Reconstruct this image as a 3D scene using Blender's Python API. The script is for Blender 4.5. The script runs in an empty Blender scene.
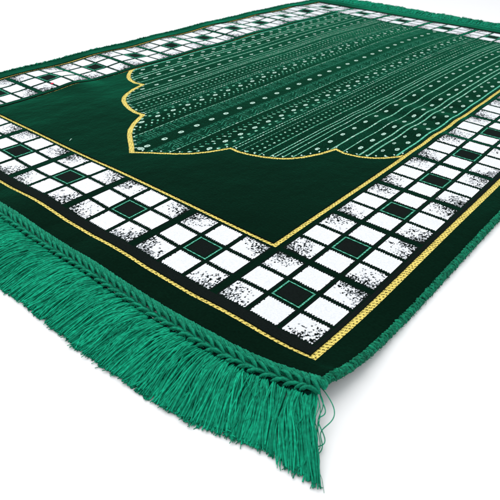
import bpy, math, random
import numpy as np
from mathutils import Matrix, Vector

# ------------------------------------------------------------------ camera, light, exposure
S = 0.093            # metres per design unit (one block of the tile border)
Q = 0.8648           # a block is a little shorter along the length of the rug
FLOOR = -0.050       # design units, the pile surface is at zero
sc = bpy.context.scene
col = sc.collection

cam_d = bpy.data.cameras.new('camera')
cam = bpy.data.objects.new('camera', cam_d); col.objects.link(cam)
yaw, pit, rol = 2.2607, 0.6078, 0.0188
fw = Vector((math.cos(yaw)*math.cos(pit), math.sin(yaw)*math.cos(pit), -math.sin(pit)))
rt = Vector((math.sin(yaw), -math.cos(yaw), 0)); up = rt.cross(fw)
r2 = math.cos(rol)*rt + math.sin(rol)*up
u2 = -math.sin(rol)*rt + math.cos(rol)*up
m = Matrix((r2, u2, -fw)).transposed().to_4x4()
m.translation = Vector((1.9173, -2.8797, 2.8145))*S
cam.matrix_world = m
cam_d.sensor_width = 36; cam_d.lens = 558.08/500*36
cam_d.clip_start = 0.01; cam_d.clip_end = 100
cam_d.dof.use_dof = True; cam_d.dof.focus_distance = 0.48; cam_d.dof.aperture_fstop = 30
sc.camera = cam

w = bpy.data.worlds.new('World'); sc.world = w; w.use_nodes = True
bg = w.node_tree.nodes['Background']
bg.inputs[0].default_value = (0.96, 0.98, 1.0, 1); bg.inputs[1].default_value = 0.88

def lamp(name, loc, target, size, power, color=(1, 1, 1)):
    d = bpy.data.lights.new(name, 'AREA'); d.shape = 'SQUARE'; d.size = size; d.energy = power; d.color = color
    o = bpy.data.objects.new(name, d); col.objects.link(o)
    o.location = loc
    o.rotation_euler = (Vector(target)-Vector(loc)).to_track_quat('-Z', 'Y').to_euler()
    return o
lamp('softbox_lamp', (-0.45, 0.12, 1.15), (-0.22, 0.15, 0), 1.2, 8.9, (1, 0.99, 0.97))
sc.view_settings.view_transform = 'Standard'
sc.view_settings.look = 'None'
sc.view_settings.exposure = 0.28
sc.view_settings.gamma = 1

rng = np.random.default_rng(11)
random.seed(5)

# ------------------------------------------------------------------ materials
def mat(name, color, rough=0.9, spec=0.1, sheen=0.0, tint=(1, 1, 1), sheen_rough=0.4,
        var=0.15, vscale=900.0, bump=0.0, bscale=1500.0, nap=0.0, island=0.0):
    mt = bpy.data.materials.new(name); mt.use_nodes = True
    nt = mt.node_tree; N = nt.nodes; L = nt.links
    b = N['Principled BSDF']
    b.inputs['Roughness'].default_value = rough
    b.inputs['Specular IOR Level'].default_value = spec
    b.inputs['Sheen Weight'].default_value = sheen
    b.inputs['Sheen Roughness'].default_value = sheen_rough
    b.inputs['Sheen Tint'].default_value = (*tint, 1)
    tc = N.new('ShaderNodeTexCoord')
    nz = N.new('ShaderNodeTexNoise'); nz.inputs['Scale'].default_value = vscale; nz.inputs['Detail'].default_value = 2
    L.new(tc.outputs['Object'], nz.inputs['Vector'])
    mr = N.new('ShaderNodeMapRange')
    mr.inputs['From Min'].default_value = 0.25; mr.inputs['From Max'].default_value = 0.75
    mr.inputs['To Min'].default_value = 1-var; mr.inputs['To Max'].default_value = 1+var
    L.new(nz.outputs['Fac'], mr.inputs['Value'])
    val = mr.outputs[0]
    if island:
        g = N.new('ShaderNodeNewGeometry')
        mi = N.new('ShaderNodeMapRange')
        mi.inputs['To Min'].default_value = 1-island; mi.inputs['To Max'].default_value = 1+island
        L.new(g.outputs['Random Per Island'], mi.inputs['Value'])
        mm = N.new('ShaderNodeMath'); mm.operation = 'MULTIPLY'
        L.new(val, mm.inputs[0]); L.new(mi.outputs[0], mm.inputs[1]); val = mm.outputs[0]
    vm = N.new('ShaderNodeVectorMath'); vm.operation = 'SCALE'
    vm.inputs[0].default_value = color
    L.new(val, vm.inputs['Scale']); L.new(vm.outputs[0], b.inputs['Base Color'])
    last = None
    if nap:     # brushed nap: broad soft waves in the lie of the pile
        n2 = N.new('ShaderNodeTexNoise'); n2.inputs['Scale'].default_value = 15; n2.inputs['Detail'].default_value = 4
        mp = N.new('ShaderNodeMapping'); mp.inputs['Scale'].default_value = (1.0, 0.7, 1.0)
        L.new(tc.outputs['Object'], mp.inputs['Vector']); L.new(mp.outputs[0], n2.inputs['Vector'])
        bp = N.new('ShaderNodeBump'); bp.inputs['Strength'].default_value = nap; bp.inputs['Distance'].default_value = 0.006
        L.new(n2.outputs['Fac'], bp.inputs['Height']); last = bp
    if bump:
        n3 = N.new('ShaderNodeTexNoise'); n3.inputs['Scale'].default_value = bscale; n3.inputs['Detail'].default_value = 2
        L.new(tc.outputs['Object'], n3.inputs['Vector'])
        b3 = N.new('ShaderNodeBump'); b3.inputs['Strength'].default_value = bump; b3.inputs['Distance'].default_value = 0.0006
        L.new(n3.outputs['Fac'], b3.inputs['Height'])
        if last: L.new(last.outputs[0], b3.inputs['Normal'])
        last = b3
    if last: L.new(last.outputs[0], b.inputs['Normal'])
    return mt

TG = (0.10, 0.75, 0.42)
M_GREEN = mat('green_velvet', (0.0009, 0.0066, 0.0034), spec=0.015, sheen=1.0, tint=(0.01, 0.85, 0.43), sheen_rough=0.26, var=0.25, vscale=500, bump=0.13, nap=0.5)
M_BLACK = mat('black_velvet', (0.0045, 0.0072, 0.0066), spec=0.02, sheen=0.06, tint=(0.1, 0.6, 0.4), sheen_rough=0.3, var=0.25, bump=0.15)
M_WHITE = mat('white_pile', (0.655, 0.675, 0.705), spec=0.02, var=0.09, vscale=700, bump=0.8)
M_GOLD = mat('gold_yarn', (0.68, 0.55, 0.13), rough=0.6, spec=0.15, var=0.18, bump=0.4)
M_GOLDD = mat('bronze_yarn', (0.085, 0.07, 0.015), rough=0.8, spec=0.05, var=0.3, bump=0.4)
M_MINT = mat('mint_yarn', (0.115, 0.35, 0.24), rough=0.85, spec=0.05, var=0.2, bump=0.4)
M_MID = mat('mid_green_yarn', (0.0010, 0.040, 0.0215), spec=0.02, sheen=0.12, tint=(0.01, 0.6, 0.3), sheen_rough=0.3, var=0.35, bump=0.5)
M_RED = mat('red_yarn', (0.55, 0.02, 0.06), var=0.1)
M_LEAF = mat('leaf_green_yarn', (0.09, 0.42, 0.29), rough=0.85, var=0.2, bump=0.4)
M_GREY = mat('grey_pile', (0.22, 0.235, 0.25), spec=0.02, var=0.2, bump=0.5)
M_NICHE = mat('niche_velvet', (0.0008, 0.0090, 0.0046), spec=0.015, sheen=0.62, tint=(0.01, 0.80, 0.37), sheen_rough=0.26, var=0.25, vscale=500, bump=0.13, nap=0.4)
M_SOFT = mat('soft_green_yarn', (0.022, 0.17, 0.105), rough=0.85, spec=0.05, var=0.25, bump=0.4)
M_PALE = mat('pale_yarn', (0.36, 0.53, 0.455), rough=0.85, var=0.2, bump=0.4)
PAL = [M_GREEN, M_BLACK, M_WHITE, M_GOLD, M_GOLDD, M_MINT, M_MID, M_RED, M_LEAF, M_PALE, M_SOFT, M_NICHE, M_GREY]
GREEN, BLACK, WHITE, GOLD, GOLDD, MINT, MID, RED, LEAF, PALE, SOFT, NICHE, GREY = range(13)
M_YARN = mat('emerald_yarn', (0.004, 0.235, 0.130), rough=0.8, spec=0.06, sheen=0.06, tint=(0.2, 1, 0.7), var=0.35, vscale=420, island=0.40, bump=0.5, bscale=1800)
M_CORD = mat('emerald_cord', (0.003, 0.190, 0.106), rough=0.78, spec=0.12, sheen=0.06, tint=(0.2, 1, 0.7), var=0.35, vscale=700, island=0.22, bump=0.9, bscale=1500)
M_STITCH = mat('dark_stitching', (0.0006, 0.010, 0.007), spec=0.01, var=0.4, bump=0.6)
M_BIND = mat('binding_yarn', (0.003, 0.150, 0.080), rough=0.75, spec=0.1, sheen=0.08, tint=(0.2, 1, 0.7), var=0.55, vscale=600, island=0.35, bump=0.9, bscale=1500)
M_BACK = mat('woven_backing', (0.02, 0.09, 0.06), rough=0.95, var=0.3, bump=0.6)
M_FLOOR = mat('white_floor', (0.755, 0.755, 0.765), rough=0.7, spec=0.2, var=0.004, vscale=6)

# ------------------------------------------------------------------ the lie of the cloth
VM = 11.0
def sstep(x): 
    x = np.clip(x, 0, 1); return x*x*(3-2*x)
def lift(U, V):
    z = 0.135*np.exp(-((U+0.95)/0.62)**2 - ((V+1.0)/0.85)**2)                    # curled near corner
    z = z + 0.014*np.sin((V-4.15)*2*np.pi/0.82 + 0.7*U)*np.exp(-((V-4.9)/1.15)**2 - ((U-0.9)/0.85)**2)
    z = z + 0.040*np.exp(-((V-2.15-0.25*(U-5.5))/0.30)**2 - ((U-5.75)/0.55)**2)  # small fold on the far side
    z = z + 0.020*np.sin(V*2*np.pi/1.7+1.0)*np.exp(-((U-6.1)/0.6)**2)
    z = z + 0.014*np.sin(U*2*np.pi/1.3+0.6)*np.exp(-((V+0.6)/0.7)**2)
    z = z + 0.008*np.sin(U*1.9+1.3*V)*np.sin(0.8*V-0.7*U)
    return np.maximum(z, -0.008)
def plan(U, V):
    s = np.clip((V-7.5)/3.5, 0, 1.2)**1.7
    V = V+0.105*np.exp(-((U+0.8)/0.60)**2)*sstep((-0.58-V)/0.24)      # the near corner is drawn in and rounded
    U = U+0.075*np.exp(-((V+1.0)/0.36)**2)*sstep((-0.58-U)/0.20)
    return U-0.17*s, V-0.36*s
def world(U, V, Z):
    U = np.asarray(U, float); V = np.asarray(V, float)
    a, b = plan(U, V)
    a, b, Z = np.broadcast_arrays(a, b, np.asarray(Z, float))
    return np.stack([-a*S, b*Q*S, Z*S], -1)
def cloth(U, V, dz=0.0):
    U = np.clip(U, -0.835, 6.835)
    return world(U, V, lift(np.asarray(U, float), np.asarray(V, float))+dz)

# ------------------------------------------------------------------ mesh helpers
def make_mesh(name, verts, quads, mats, midx=None, smooth=True):
    me = bpy.data.meshes.new(name)
    nv, nf = len(verts), len(quads)
    me.vertices.add(nv); me.vertices.foreach_set('co', np.ascontiguousarray(verts, np.float32).ravel())
    me.loops.add(nf*4); me.loops.foreach_set('vertex_index', np.ascontiguousarray(quads, np.int32).ravel())
    me.polygons.add(nf)
    me.polygons.foreach_set('loop_start', np.arange(0, nf*4, 4, dtype=np.int32))
    me.polygons.foreach_set('use_smooth', np.full(nf, smooth))
    for mt in mats: me.materials.append(mt)
    if midx is not None: me.polygons.foreach_set('material_index', np.ascontiguousarray(midx, np.int32))
    me.update(calc_edges=True); me.validate()
    return me
def link(name, me, parent=None, label=None):
    o = bpy.data.objects.new(name, me); col.objects.link(o)
    if parent: o.parent = parent
    if label: o['label'] = label
    return o
def tubes(P, R, sides=5):
    """P (n,k,3) world paths, R (n,k) radii -> one vertex and quad array of n closed tubes."""
    n, k, _ = P.shape
    T = np.gradient(P, axis=1); T /= np.linalg.norm(T, axis=2, keepdims=True)+1e-12
    ref = np.zeros_like(T); ref[..., 2] = 1
    ref[np.abs(T[..., 2]) > 0.97] = (1, 0, 0)
    A = np.cross(T, ref); A /= np.linalg.norm(A, axis=2, keepdims=True)+1e-12
    B = np.cross(A, T)
    an = np.arange(sides)*2*np.pi/sides
    ring = (A[:, :, None]*np.cos(an)[None, None, :, None] + B[:, :, None]*np.sin(an)[None, None, :, None])
    V = (P[:, :, None]+ring*R[:, :, None, None]).reshape(-1, 3)
    base = (np.arange(n)*k*sides)[:, None, None] + (np.arange(k-1)*sides)[None, :, None]
    i = np.arange(sides)[None, None, :]; j = (np.arange(sides)+1) % sides; j = j[None, None, :]
    F = np.stack([base+i, base+j, base+sides+j, base+sides+i], -1).reshape(-1, 4)
    return V, F
def join(parts):
    vs, fs, o = [], [], 0
    for v, f in parts:
        vs.append(v); fs.append(f+o); o += len(v)
    return np.concatenate(vs), np.concatenate(fs)

# ------------------------------------------------------------------ floor
n = 2
fl = make_mesh('floor', np.array([[-14, -14, FLOOR*S], [14, -14, FLOOR*S], [14, 14, FLOOR*S], [-14, 14, FLOOR*S]]),
               np.array([[0, 1, 2, 3]]), [M_FLOOR])
flo = link('floor', fl); flo['kind'] = 'structure'

# ------------------------------------------------------------------ the rug
rug = bpy.data.objects.new('prayer_rug', None); col.objects.link(rug)
rug.location = (0, 0, 0)
rug['label'] = 'dark green velvet rug with white tiled border and emerald fringe lying on white floor'
rug['category'] = 'rug'

U0, U1, V0, V1 = -0.80, 6.80, -0.885, VM+0.885
nu = int(round((U1-U0)*140))            # knots per block, a little coarser towards the far end
cum = lambda v: np.log(1+0.11*(v-V0))/0.11*165
nv = int(round(cum(V1)))
gu = np.linspace(U0, U1, nu+1); gv = V0+(np.exp(np.linspace(0, cum(V1), nv+1)*0.11/165)-1)/0.11
uc = (gu[:-1]+gu[1:])/2; vc = (gv[:-1]+gv[1:])/2
UU, VV = np.meshgrid(uc, vc)            # rows follow V, columns follow U
ci = np.floor((uc-U0)*90).astype(int)[None, :]; ri = np.floor((vc-V0)*108).astype(int)[:, None]

def noise_cells(shape, seed): return np.random.default_rng(seed).random(shape)
# knots are set column by column: alternate columns sit half a row further on, so woven edges are toothed
tooth = (np.abs((UU/0.0235) % 1.0-0.5)*4-1)*0.0085
jit = (noise_cells((1, 900), 3)-0.5)[:, ci[0]]*0.004
VJ = VV + tooth + jit
UJ = UU + (noise_cells((1800, 1), 4)-0.5)[ri[:, 0]]*0.003

du = np.minimum(UU, 6-UU); dv = np.minimum(VV, VM-VV)
zone = np.full(UU.shape, 4, np.int8)                     # field
zone[(du < 0.570) | (dv < 0.541)] = 3                    # inner gold line
far_v = VV > VM/2; far_u = UU > 3
zone[(du < np.where(far_u, 0.528, 0.513)) | (dv < np.where(far_v, 0.512, 0.487))] = 2                   # tiled border
zone[(du < -0.506) | (dv < -0.574)] = 1                 # outer gold line
zone[(du < -0.568) | (dv < -0.628)] = 0                 # plain margin

# the bracketed arch of the niche, drawn as half and mirrored
ctrl = np.array([(0, 1.0), (.14, 1.13), (.28, 1.245), (.42, 1.365), (.55, 1.51), (.66, 1.69), (.74, 1.87), (.79, 1.99), (.92, 1.975), (1.08, 2.01), (1.24, 2.08), (1.38, 2.17),
                 (1.48, 2.27), (1.58, 2.43), (1.68, 2.68), (1.745, 2.95), (1.88, 2.915), (2.05, 2.96), (2.18, 3.04), (2.29, 3.15), (2.40, 3.31), (2.50, 3.52)])
dd = np.abs(UU-3.0)
va = np.interp(dd, ctrl[:, 0], ctrl[:, 1])
inside = (zone == 4) & (VV > va)
sub = (VV > 0.7) & (VV < 3.9) & (zone == 4)
px, py = dd[sub], VV[sub]
best = np.full(px.shape, 9.0)
for (x0, y0), (x1, y1) in zip(ctrl[:-1], ctrl[1:]):
    ex, ey = x1-x0, (y1-y0)*Q
    t = np.clip(((px-x0)*ex + (py-y0)*Q*ey)/(ex*ex+ey*ey), 0, 1)
    best = np.minimum(best, np.hypot(px-x0-t*ex, (py-y0)*Q-t*ey))
dist = np.full(UU.shape, 9.0); dist[sub] = best
zone[inside] = 6
zone[(zone >= 4) & (dist < np.where(UU > 3, 0.033, 0.024))] = 5
near_arch = dist < 0.06

# colours, knot by knot
mi = np.full(UU.shape, GREEN, np.int8)
mi[(zone == 0)] = GREEN
gold = (zone == 1) | (zone == 3) | (zone == 5)
mi[gold] = GOLD
alongV = ((zone == 1) & (dv > -0.57)) | ((zone == 3) & (dv > 0.543)) | (zone == 5)
sa = np.where(alongV, VV, UU); sc_ = np.where(alongV, UU, VV)
f1 = (sa/0.042 + sc_/0.075) % 1.0
tw = (f1 < 0.36) & (((sc_/0.026 + sa/0.15) % 1.0) < 0.62)          # twisted twill
mi[gold & tw] = GOLDD
mi[gold & (noise_cells(UU.shape, 8) < 0.03)] = GOLDD

def tiles(a, b, A, B):
    """a,b block coordinates with woven teeth; A,B without."""
    z = np.full(a.shape, GREEN, np.int8)
    aa, ab = np.abs(a), np.abs(b)
    lo, hi, ce = 0.180, 0.450, 0.126
    oa = (aa > lo-0.017) & (aa < hi+0.015); ob = (ab > lo-0.017) & (ab < hi+0.015)
    ina, inb = (aa > lo) & (aa < hi), (ab > lo) & (ab < hi)
    z[(oa & (ob | (ab < ce+0.015))) | (ob & (aa < ce+0.015))] = BLACK       # dark outline round each white tile
    z[(ina & inb) | (ina & (ab < ce)) | (inb & (aa < ce))] = WHITE
    # stippling on the outer corners of corner tiles
    fa = np.clip((aa-lo)/(hi-lo), 0, 1); fb = np.clip((ab-lo)/(hi-lo), 0, 1)
    blobs = noise_cells((2400, 1000), 33)[np.floor((VV-V0)*58).astype(int), np.floor((UU-U0)*84+0.5*(np.floor((VV-V0)*58) % 2)).astype(int)]
    drift = noise_cells((200, 200), 34)[ri//9, ci//8]
    d = (fa+fb)/2 + 0.30*(drift-0.5)
    p = np.clip((d-0.34)*1.05, 0, 0.52)
    z[(ina & inb) & (blobs < p*1.45+0.05*(d > 0.25))] = GREY
    z[(ina & inb) & (blobs < p*0.86)] = BLACK
    # black centre with a mint dotted outline
    z[(aa < 0.150) & (ab < 0.150)] = GREEN
    mx = np.maximum(np.abs(A), np.abs(B))
    z[(mx < 0.135) & (mx > 0.121) & (((UU*62+VV*58) % 1.0) < 0.66)] = LEAF
    z[(np.maximum(aa, ab) < 0.106)] = BLACK
    return z
bz = zone == 2
bu = UJ-np.round(UU); bv = VJ-np.round(VV)
tl = tiles(bu, bv, UU-np.round(UU), VV-np.round(VV))
mi[bz] = tl[bz]
# beyond the last tile the band runs out into a plain dark edge
mi[bz & ((du < -0.47) | (dv < -0.47))] = BLACK
mi[bz & (np.hypot((UU-5.72)/0.022, (VV-1.86)/0.030) < 1)] = RED     # a stray red knot

# striped niche
nz_ = zone == 6
OFF = 3-UU; D = np.abs(OFF)
r1 = noise_cells(UU.shape, 41)
st = np.where(r1 < 0.08, MID, GREEN).astype(np.int8)
def band(lo, hi, base, speck=None, p=0.0):
    k = (D >= lo) & (D < hi); st[k] = base
    if speck is not None: st[k & (r1 < p)] = speck
band(0.10, 0.34, GREEN, MID, 0.5)
band(0.34, 0.79, GREEN)
band(0.64, 0.79, GREEN, MID, 0.45)
band(0.79, 0.96, GREEN, MID, 0.25)
band(1.14, 1.52, GREEN, MID, 0.2)
band(1.71, 1.85, GREEN, MID, 0.35)
band(2.04, 2.12, GREEN, MID, 0.35)
band(2.36, 2.60, GREEN, MID, 0.3)
def line(c, wd, colr, on=7, off=1, ph=0):
    k = np.abs(D-c) < wd
    st[k & (((ri+ph) % (on+off)) < on)] = colr
for c in (0.125, 0.155): line(c, 0.0068, SOFT, 7, 3)
line(0.335, 0.007, MINT, 9, 2); line(0.292, 0.007, SOFT, 5, 4, 2)
# basket figure between the fine lines
fig = (D > 0.175) & (D < 0.28)
ph = ((VV/0.36) % 1.0)
st[fig & (np.abs(ph-0.5+(D-0.23)*2.2) < 0.24)] = GREEN
st[fig & (np.abs(ph-0.5+(D-0.23)*2.2) < 0.24) & (ri % 5 == 0)] = SOFT
st[fig & (np.abs(((D-0.19)*18+ph*3) % 1.0-0.5) < 0.10) & (ph < 0.3)] = SOFT
def dots(c, period, ru, rv, colr=PALE, ph=0.05, hole=0.0, lean=0.0):
    dv_ = ((VV-ph-lean*(D-c)) % period + period) % period
    dv_s = np.where(dv_ > period/2, dv_-period, dv_)
    dv_ = np.minimum(dv_, period-dv_)
    ru, rv = ru*0.85, rv*0.88
    e = np.hypot((D-c)/ru, dv_/rv)
    st[e < 1] = colr
    if hole:
        st[e < hole+0.18] = MID
        st[(e < 0.8) & (np.abs((D-c)/ru+dv_s/rv) < 0.22)] = colr
P = 0.3255
dots(0.0, P, 0.036, 0.056, PALE, 3.88 % P, 0.30)
# dotted bands either side of the middle
dots(0.50, P/2.8, 0.026, 0.022, MINT, 0.02, 0, 0.7)
dots(0.44, P/2.8, 0.012, 0.018, SOFT, 0.06)
dots(0.61, P, 0.030, 0.055, PALE, 3.74 % P, 0.28)
dots(0.555, P, 0.018, 0.03, MINT, (3.74+0.5*P) % P)
dots(0.69, P/2, 0.022, 0.035, MINT, (3.66) % (P/2))
dots(0.735, P, 0.010, 0.08, SOFT, 3.5 % P)
for c in (0.79, 0.845): line(c, 0.0068, MINT, 5, 2)
line(0.925, 0.007, MINT, 5, 2)
dots(1.00, 0.1075, 0.017, 0.026, MINT, 3.89 % 0.1075)
dots(1.09, 0.1075, 0.017, 0.026, MINT, 3.71 % 0.1075)
line(1.165, 0.007, MINT, 10, 1)
for c in (1.285, 1.335): line(c, 0.0068, MINT, 6, 1)
line(1.41, 0.0075, MINT, 9, 1); line(1.495, 0.0075, MINT, 11, 1)
band(1.52, 1.70, GREEN, MID, 0.12)
dots(1.58, P, 0.027, 0.052, PALE, 4.40 % P, 0.30)
line(1.71, 0.0082, MINT, 13, 1); line(1.85, 0.0082, MINT, 13, 1)
dots(1.95, P, 0.028, 0.060, PALE, 4.19 % P, 0.28)
line(2.04, 0.0082, MINT, 13, 1); line(2.125, 0.0082, MINT, 13, 1)
dots(2.19, P, 0.020, 0.046, PALE, 4.32 % P, 0.42)
dots(2.305, P, 0.028, 0.055, PALE, 4.16 % P, 0.30)
line(2.385, 0.011, LEAF, 12, 1)
st[st == GREEN] = NICHE
spark = (st == MINT) & (noise_cells((900, 1200), 62)[ri//3, ci//2] < 0.16)
st[spark] = PALE
fade = (st == MINT) & (D < 1.25) & (noise_cells((900, 1200), 63)[ri//3, ci//2] < 0.30)
st[fade] = SOFT
mi[nz_] = st[nz_]
# pale knots tucked along the inside of the arch
ring = nz_ & (dist > 0.036) & (dist < 0.065)
mi[ring & (((VV*5+D*7) % 1.0) < 0.16)] = PALE
mi[nz_ & (np.hypot((OFF+0.0)/0.05, (VV-1.16)/0.045) < 1) & ((ci+ri) % 4 != 0)] = PALE

# geometry of the pile: gold lines are flat weave, a little below the pile
Ug, Vg = np.meshgrid(gu, gv)
base = cloth(Ug, Vg)
tuft = (noise_cells(Ug.shape, 50)-0.5)*0.0018*S
low = 0.013*S
def part(name, zid, label=None, parent=rug, drop=0.0):
    sel = np.isin(zone, zid) if isinstance(zid, (list, tuple)) else (zone == zid)
    rr, cc = np.nonzero(sel)
    vid = rr*(nu+1)+cc
    quads = np.stack([vid, vid+nu+1, vid+nu+2, vid+1], -1)     # x runs against U
    pos = base.copy(); pos[..., 2] += tuft - drop*np.where((Ug > 3) | (Vg > VM/2), 1.25, 1.0)
    verts_all = pos.reshape(-1, 3)
    mids = mi[rr, cc]
    used, invx = np.unique(quads, return_inverse=True)
    verts = verts_all[used]; q = invx.reshape(quads.shape)
    if drop == 0.0:
        # pile walls towards the flat-woven lines
        ex_q, ex_m, ex_v = [], [], []
        pad = np.pad(gold & (zone != 5), 1)
        off = len(verts)
        for dr, dc, a, b in ((-1, 0, 0, 3), (1, 0, 2, 1), (0, -1, 1, 0), (0, 1, 3, 2)):
            nb = pad[rr+1+dr, cc+1+dc]
            qa, qb = q[nb][:, a], q[nb][:, b]
            k = len(qa)
            if not k: continue
            va_, vb_ = verts[qa].copy(), verts[qb].copy()
            va_[:, 2] -= low*2.2; vb_[:, 2] -= low*2.2
            ex_v += [va_, vb_, verts[qa], verts[qb]]
            i0 = off+np.arange(k); i1 = i0+k
            ex_q.append(np.stack([i1+2*k, i0+2*k, i0, i1], -1)); ex_m.append(np.full(k, BLACK)); off += 4*k
        if ex_q:
            verts = np.concatenate([verts]+ex_v); q = np.concatenate([q]+ex_q); mids = np.concatenate([mids]+ex_m)
    pal, mids = np.unique(mids, return_inverse=True)
    me = make_mesh(name, verts, q, [PAL[p] for p in pal], mids)
    return link(name, me, parent, label)

part('plain_margin', 0)
tile_border = part('tile_border', 2)
part('field', 4)
niche = part('striped_niche', 6)
part('gold_line', 1, 'outer gold line between the plain margin and the white tiles', drop=low)
part('gold_line', 3, 'inner gold line between the white tiles and the dark field', drop=low)
part('arch_outline', 5, drop=0.006*S, parent=niche)

# woven backing: the underside and the edge of the cloth
bu_, bv_ = np.linspace(U0, U1, 90), np.linspace(V0, V1, 140)
BU, BV = np.meshgrid(bu_, bv_)
bt = cloth(BU, BV, -0.026).reshape(-1, 3); bb = cloth(BU, BV, -0.040).reshape(-1, 3)
K = 90; rws = 140
idx = (np.arange(rws-1)[:, None]*K+np.arange(K-1)[None, :]).ravel()
top = np.stack([idx, idx+K, idx+K+1, idx+1], -1)
nb_ = len(bt)
bot = np.stack([idx, idx+1, idx+K+1, idx+K], -1)+nb_
loop = np.concatenate([np.arange(K), np.arange(1, rws)*K+K-1, (rws-1)*K+np.arange(K-2, -1, -1), np.arange(rws-2, 0, -1)*K])
nx = np.roll(loop, -1)
side = np.stack([loop, nx, nx+nb_, loop+nb_], -1)
link('backing', make_mesh('backing', np.concatenate([bt, bb]), np.concatenate([top, bot, side]), [M_BACK]), rug)

# ------------------------------------------------------------------ overlocked long edges
def binding(u_edge, sgn):
    n = 900
    v = np.linspace(V0-0.02, V1+0.02, n)+rng.normal(0, 0.003, n)
    k = 9
    an = np.linspace(-0.62*np.pi, 0.62*np.pi, k)
    P = np.zeros((n, k, 3))
    for j, a in enumerate(an):
        uu = u_edge - sgn*(0.0) + sgn*0.031*np.cos(a)
        zz = -0.024+0.032*np.sin(a)*-1
        vv = v + 0.055*(j/(k-1)-0.5) + rng.normal(0, 0.004, n)
        P[:, j] = cloth(np.full(n, uu)+rng.normal(0, 0.0025, n), vv, zz+rng.normal(0, 0.005, n))
    R = np.full((n, k), 0.0090*S)*rng.uniform(0.6, 1.25, (n, 1))
    core_v = np.linspace(V0-0.02, V1+0.02, 240)
    C = cloth(np.full(240, u_edge), core_v, -0.02)[None]
    # fuzz
    nf = 900
    fv = rng.uniform(V0, V1, nf); a = rng.uniform(-1.4, 1.6, nf)
    F = np.zeros((nf, 4, 3))
    ln = rng.uniform(0.006, 0.03, nf)
    dvv = rng.normal(0, 0.02, nf)
    for j in range(4):
        r = 0.044+ln*0.6*j/3
        F[:, j] = cloth(u_edge+sgn*r*np.cos(a), fv+dvv*j/3, np.maximum(-0.02+0.8*r*np.sin(a), FLOOR+0.004))
    link('edge_binding', make_mesh('edge_binding', *join([tubes(P, R, 6), tubes(C, np.full((1, 240), 0.023*S), 8), tubes(F, np.full((nf, 4), 0.0016*S), 3)]), [M_BIND]), rug)
binding(-0.785, -1)
binding(6.785, 1)

# ------------------------------------------------------------------ braided cords and fringes on the short ends
def end_v(v, far): return VM-v if far else v
def cord(far):
    ps = []
    # wrapped roll
    n = 230; k = 8
    u = np.linspace(-0.80, 6.80, n)+rng.normal(0, 0.005, n)
    P = np.zeros((n, k, 3))
    for j in range(k):
        t = j/(k-1); a = math.pi*(0.02+0.96*t)
        v = -0.914+0.034*math.cos(a)
        z = -0.034+0.030*math.sin(a)
        P[:, j] = cloth(u+0.085-0.20*t+rng.normal(0, 0.002, n), end_v(v, far)+rng.normal(0, 0.002, n), z+rng.normal(0, 0.002, n))
    R = np.full((n, k), 0.0128*S)*rng.uniform(0.75, 1.2, (n, 1))*np.array([.8, .95, 1, 1.05, 1.05, 1, .95, .8])
    ps.append(tubes(P, R, 7))
    # thin plies lying on the wraps
    for s in (-0.006, 0.008):
        P2 = np.zeros((n, k, 3))
        for j in range(k):
            t = j/(k-1); a = math.pi*(0.02+0.96*t)
            P2[:, j] = cloth(u+s+0.085-0.20*t+rng.normal(0, 0.003, n), end_v(-0.914+0.044*math.cos(a), far), -0.034+0.040*math.sin(a)+rng.normal(0, 0.003, n))
        ps.append(tubes(P2, np.full((n, k), 0.0055*S), 5))
    # chain of looped stitches
    per = 0.090
    un = np.arange(-0.78, 6.80, per); un = un+rng.normal(0, 0.006, len(un))
    for arm in (1, -1):
        for ply in (-0.018, -0.006, 0.006, 0.018):
            k2 = 7; P = np.zeros((len(un), k2, 3))
            for j in range(k2):
                t = j/(k2-1)
                uu = un+0.050-0.108*t**1.2+ply*0.9
                vv = -1.000+(arm if arm > 0 else -1.22)*(0.054*(1-t)**0.8-0.004+ply*0.30)
                zz = -0.034+0.050*math.sin(math.pi*(0.10+0.80*t)) + (0.014 if arm > 0 else 0)+(-0.03*t*t) - abs(ply)*0.3
                P[:, j] = cloth(uu+rng.normal(0, 0.002, len(un)), end_v(vv, far)+rng.normal(0, 0.002, len(un)), zz)
            R = np.tile(np.array([.6, .9, 1.05, 1.1, 1.05, .9, .6])*0.0092*S, (len(un), 1))*rng.uniform(0.85, 1.15, (len(un), 1))
            ps.append(tubes(P, R, 6))
    # dark stitched core that closes the cord underneath
    c = np.linspace(-0.8, 6.8, 200)
    ps.append(tubes(cloth(c, np.full(200, end_v(-0.914, far)), -0.038)[None], np.full((1, 200), 0.024*S), 8))
    ps.append(tubes(cloth(c, np.full(200, end_v(-0.995, far)), -0.036)[None], np.full((1, 200), 0.022*S), 8))
    link('braided_cord', make_mesh('braided_cord', *join(ps), [M_CORD]), rug)
cord(False); cord(True)
for far in (False, True):
    c = np.linspace(-0.8, 6.8, 900)
    P = cloth(c, np.full(900, end_v(-1.056, far))+0.004*np.sin(c*72), -0.044+0.006*np.cos(c*72))[None]
    link('stitch_line', make_mesh('stitch_line', *tubes(P, np.full((1, 900), 0.026*S), 6), [M_STITCH]), rug)

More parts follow.
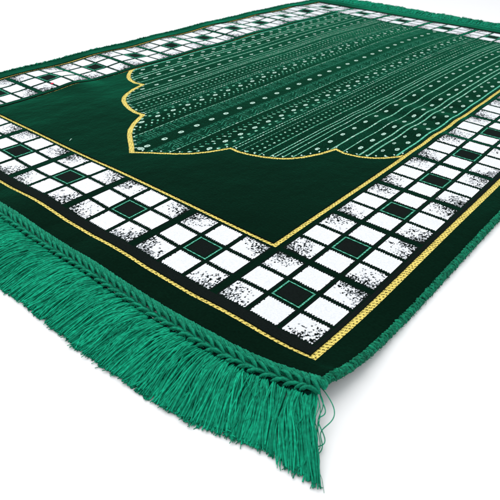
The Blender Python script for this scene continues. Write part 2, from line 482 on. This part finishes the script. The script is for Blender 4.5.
def strand_paths(n, k, far, lo=-0.80, hi=6.80):
    u0 = rng.uniform(lo, hi, n)
    u0 = np.where((u0 < -0.45) & (rng.random(n) < 0.45), rng.uniform(-0.4, hi, n), u0)
    pb = 0.078
    bi = np.round(u0/pb).astype(int); ub = bi*pb
    bn = np.random.default_rng(77).normal(0, 1, (400, 4))[bi+60]
    root = u0+(ub-u0)*0.30
    fan = -0.265*sstep((0.50-u0)/0.95) + 0.03*sstep((u0-1.2)/1.5)
    if far: fan = 0.04*np.sin(u0*2)
    spread = (u0-ub)*0.9
    tipu = ub+fan+spread+rng.normal(0, 0.024, n)+bn[:, 0]*0.020
    tipv = -1.690+0.05*sstep((u0-0.8)/1.5)*0+0.17*sstep((0.25-u0)/1.05)**1.2+bn[:, 1]*0.009+0.012*np.sin(u0*7)*np.sin(u0*3.1)+np.abs(rng.normal(0, 0.040, n))
    if far: tipv = -1.62+bn[:, 1]*0.035+rng.normal(0, 0.035, n)
    lay = rng.random(n)
    amp = rng.normal(0, 0.018, n); ph = rng.uniform(0, 6.28, n); fr = rng.uniform(3, 8, n)
    bow = bn[:, 2]*0.010+rng.normal(0, 0.012, n)
    p2 = 0.027; b2 = np.round((u0+0.011*np.sin(u0*40))/p2)*p2; pull = (b2-u0)*0.55
    t = np.linspace(0, 1, k)[None, :]
    U = pull[:, None]*np.sin(np.pi*np.clip(t*0.85+0.05, 0, 1))+root[:, None]+(tipu-root)[:, None]*t**1.15 + (amp[:, None]*np.sin(ph[:, None]+fr[:, None]*t)-amp[:, None]*np.sin(ph)[:, None])*np.minimum(t*2, 1)+bow[:, None]*np.sin(np.pi*t)
    rv = -1.030
    V = rv+(tipv-rv)[:, None]*t
    lz = lift(root, np.full(n, end_v(-1.0, far)))
    zr = lz-0.052+0.012*lay
    hump = (0.008+0.052*lay)[:, None]*np.sin(np.pi*np.clip(t*1.02, 0, 1)**0.8)
    Z = zr[:, None]*(1-t)**1.3+(FLOOR+0.010+0.030*lay[:, None]*rng.random((n, 1)))*(1-(1-t)**1.3)+hump
    Z = Z+0.006*np.sin(ph[:, None]*2+fr[:, None]*1.7*t)
    Z = np.maximum(Z, FLOOR+0.008)
    return U, end_v(V, far), Z
def fringe(far, n, k, rad, sides):
    U, V, Z = strand_paths(n, k, far)
    R = np.full((n, k), rad*S)*rng.uniform(0.7, 1.15, (n, 1)); R[:, -1] *= 0.75; R[:, 0] *= 0.8
    ps = [tubes(world(U, V, Z), R, sides)]
    # split fibres at the ends and stray hairs over the strands
    ne = n*2//3
    pick = rng.integers(0, n, ne)
    e = np.zeros((ne, 4, 3)); w0 = world(U, V, Z)
    tip = w0[pick, -1]; dirv = tip-w0[pick, -2]; dirv /= np.linalg.norm(dirv, axis=1, keepdims=True)
    kick = rng.normal(0, 0.8, (ne, 3))*np.array([1, 1, 0.35])
    for j in range(4):
        s = j/3
        e[:, j] = tip-dirv*0.012*S+(dirv*s*0.012+kick*0.014*s*s)*S*rng.uniform(0.5, 1.5, (ne, 1))
    e[..., 2] = np.maximum(e[..., 2], (FLOOR+0.003)*S)
    ps.append(tubes(e, np.full((ne, 4), rad*0.5*S), 3))
    hs, hk = n//16, 10
    U2, V2, Z2 = strand_paths(hs, hk, far)
    a = rng.normal(0, 0.05, (hs, 1)); tt = np.linspace(0, 1, hk)[None]
    ps.append(tubes(world(U2+a*np.sin(tt*rng.uniform(2, 9, (hs, 1))), V2, Z2+0.018*np.sin(np.pi*tt)), np.full((hs, hk), rad*0.30*S), 3))
    return link('fringe', make_mesh('fringe', *join(ps), [M_YARN]), rug)
fr_near = fringe(False, 6800, 14, 0.0062, 6)
fringe(True, 3000, 7, 0.0085, 4)

# the twisted tassel and loose threads hanging off the near corner
k = 40
t = np.linspace(0, 1, k)[None]
zl = float(lift(np.array(-0.75), np.array(-0.95)))
def loose(n, u_tip, v_tip, wob, rad, bulge=0.0):
    U0_ = rng.uniform(-0.80, -0.60, (n, 1)); V0_ = rng.uniform(-1.03, -0.92, (n, 1))
    ut = U0_*0.35+u_tip+rng.normal(0, 0.035, (n, 1)); vt = v_tip+rng.normal(0, 0.045, (n, 1))
    a1, a2 = rng.normal(0, wob, (2, n, 1)); f1_, f2_ = rng.uniform(1.0, 2.6, (2, n, 1)); p1, p2 = rng.uniform(0, 6.28, (2, n, 1))
    U = U0_+(ut-U0_)*t+a1*(np.sin(p1+f1_*6.28*t)-np.sin(p1))*t**0.5
    U = U-bulge*rng.uniform(0.2, 1.0, (n, 1))*np.sin(np.pi*t**0.7)
    V = V0_+(vt-V0_)*t+a2*(np.sin(p2+f2_*6.28*t)-np.sin(p2))*t**0.5
    Z = (zl-0.05)*(1-t)**1.2+(FLOOR+0.012)*(1-(1-t)**1.2)+np.abs(rng.normal(0.03, 0.02, (n, 1)))*np.sin(np.pi*t)
    return tubes(world(U, V, np.maximum(Z, FLOOR+0.007)), np.full((n, k), rad*S)*rng.uniform(0.7, 1.1, (n, 1)), 5)
ps = [loose(50, -0.72, -1.46, 0.018, 0.0062, 0.02), loose(26, -0.76, -1.50, 0.020, 0.0052, 0.07), loose(12, -0.74, -1.34, 0.016, 0.0036, 0.12)]
link('corner_tassel', make_mesh('corner_tassel', *join(ps), [M_YARN]), fr_near, 'twisted clump of loose threads at the near corner')

# a scrap of lint lying on the field, as in the photograph
k = 8
t = np.linspace(0, 1, k)[None]
P = world(3.793+0.023*t, 0.649+0.069*t+0.006*np.sin(t*5), lift(3.80, 0.68)+0.008+0.010*np.sin(np.pi*t))
lint = link('lint_fibre', make_mesh('lint_fibre', *tubes(P, np.full((1, k), 0.0042*S)*np.array([.4, .9, 1, 1, 1, 1, .8, .4]), 6), [M_PALE]))
lint['label'] = 'tiny pale lint fibre lying on the dark green velvet beside the inner gold line'
lint['category'] = 'lint'
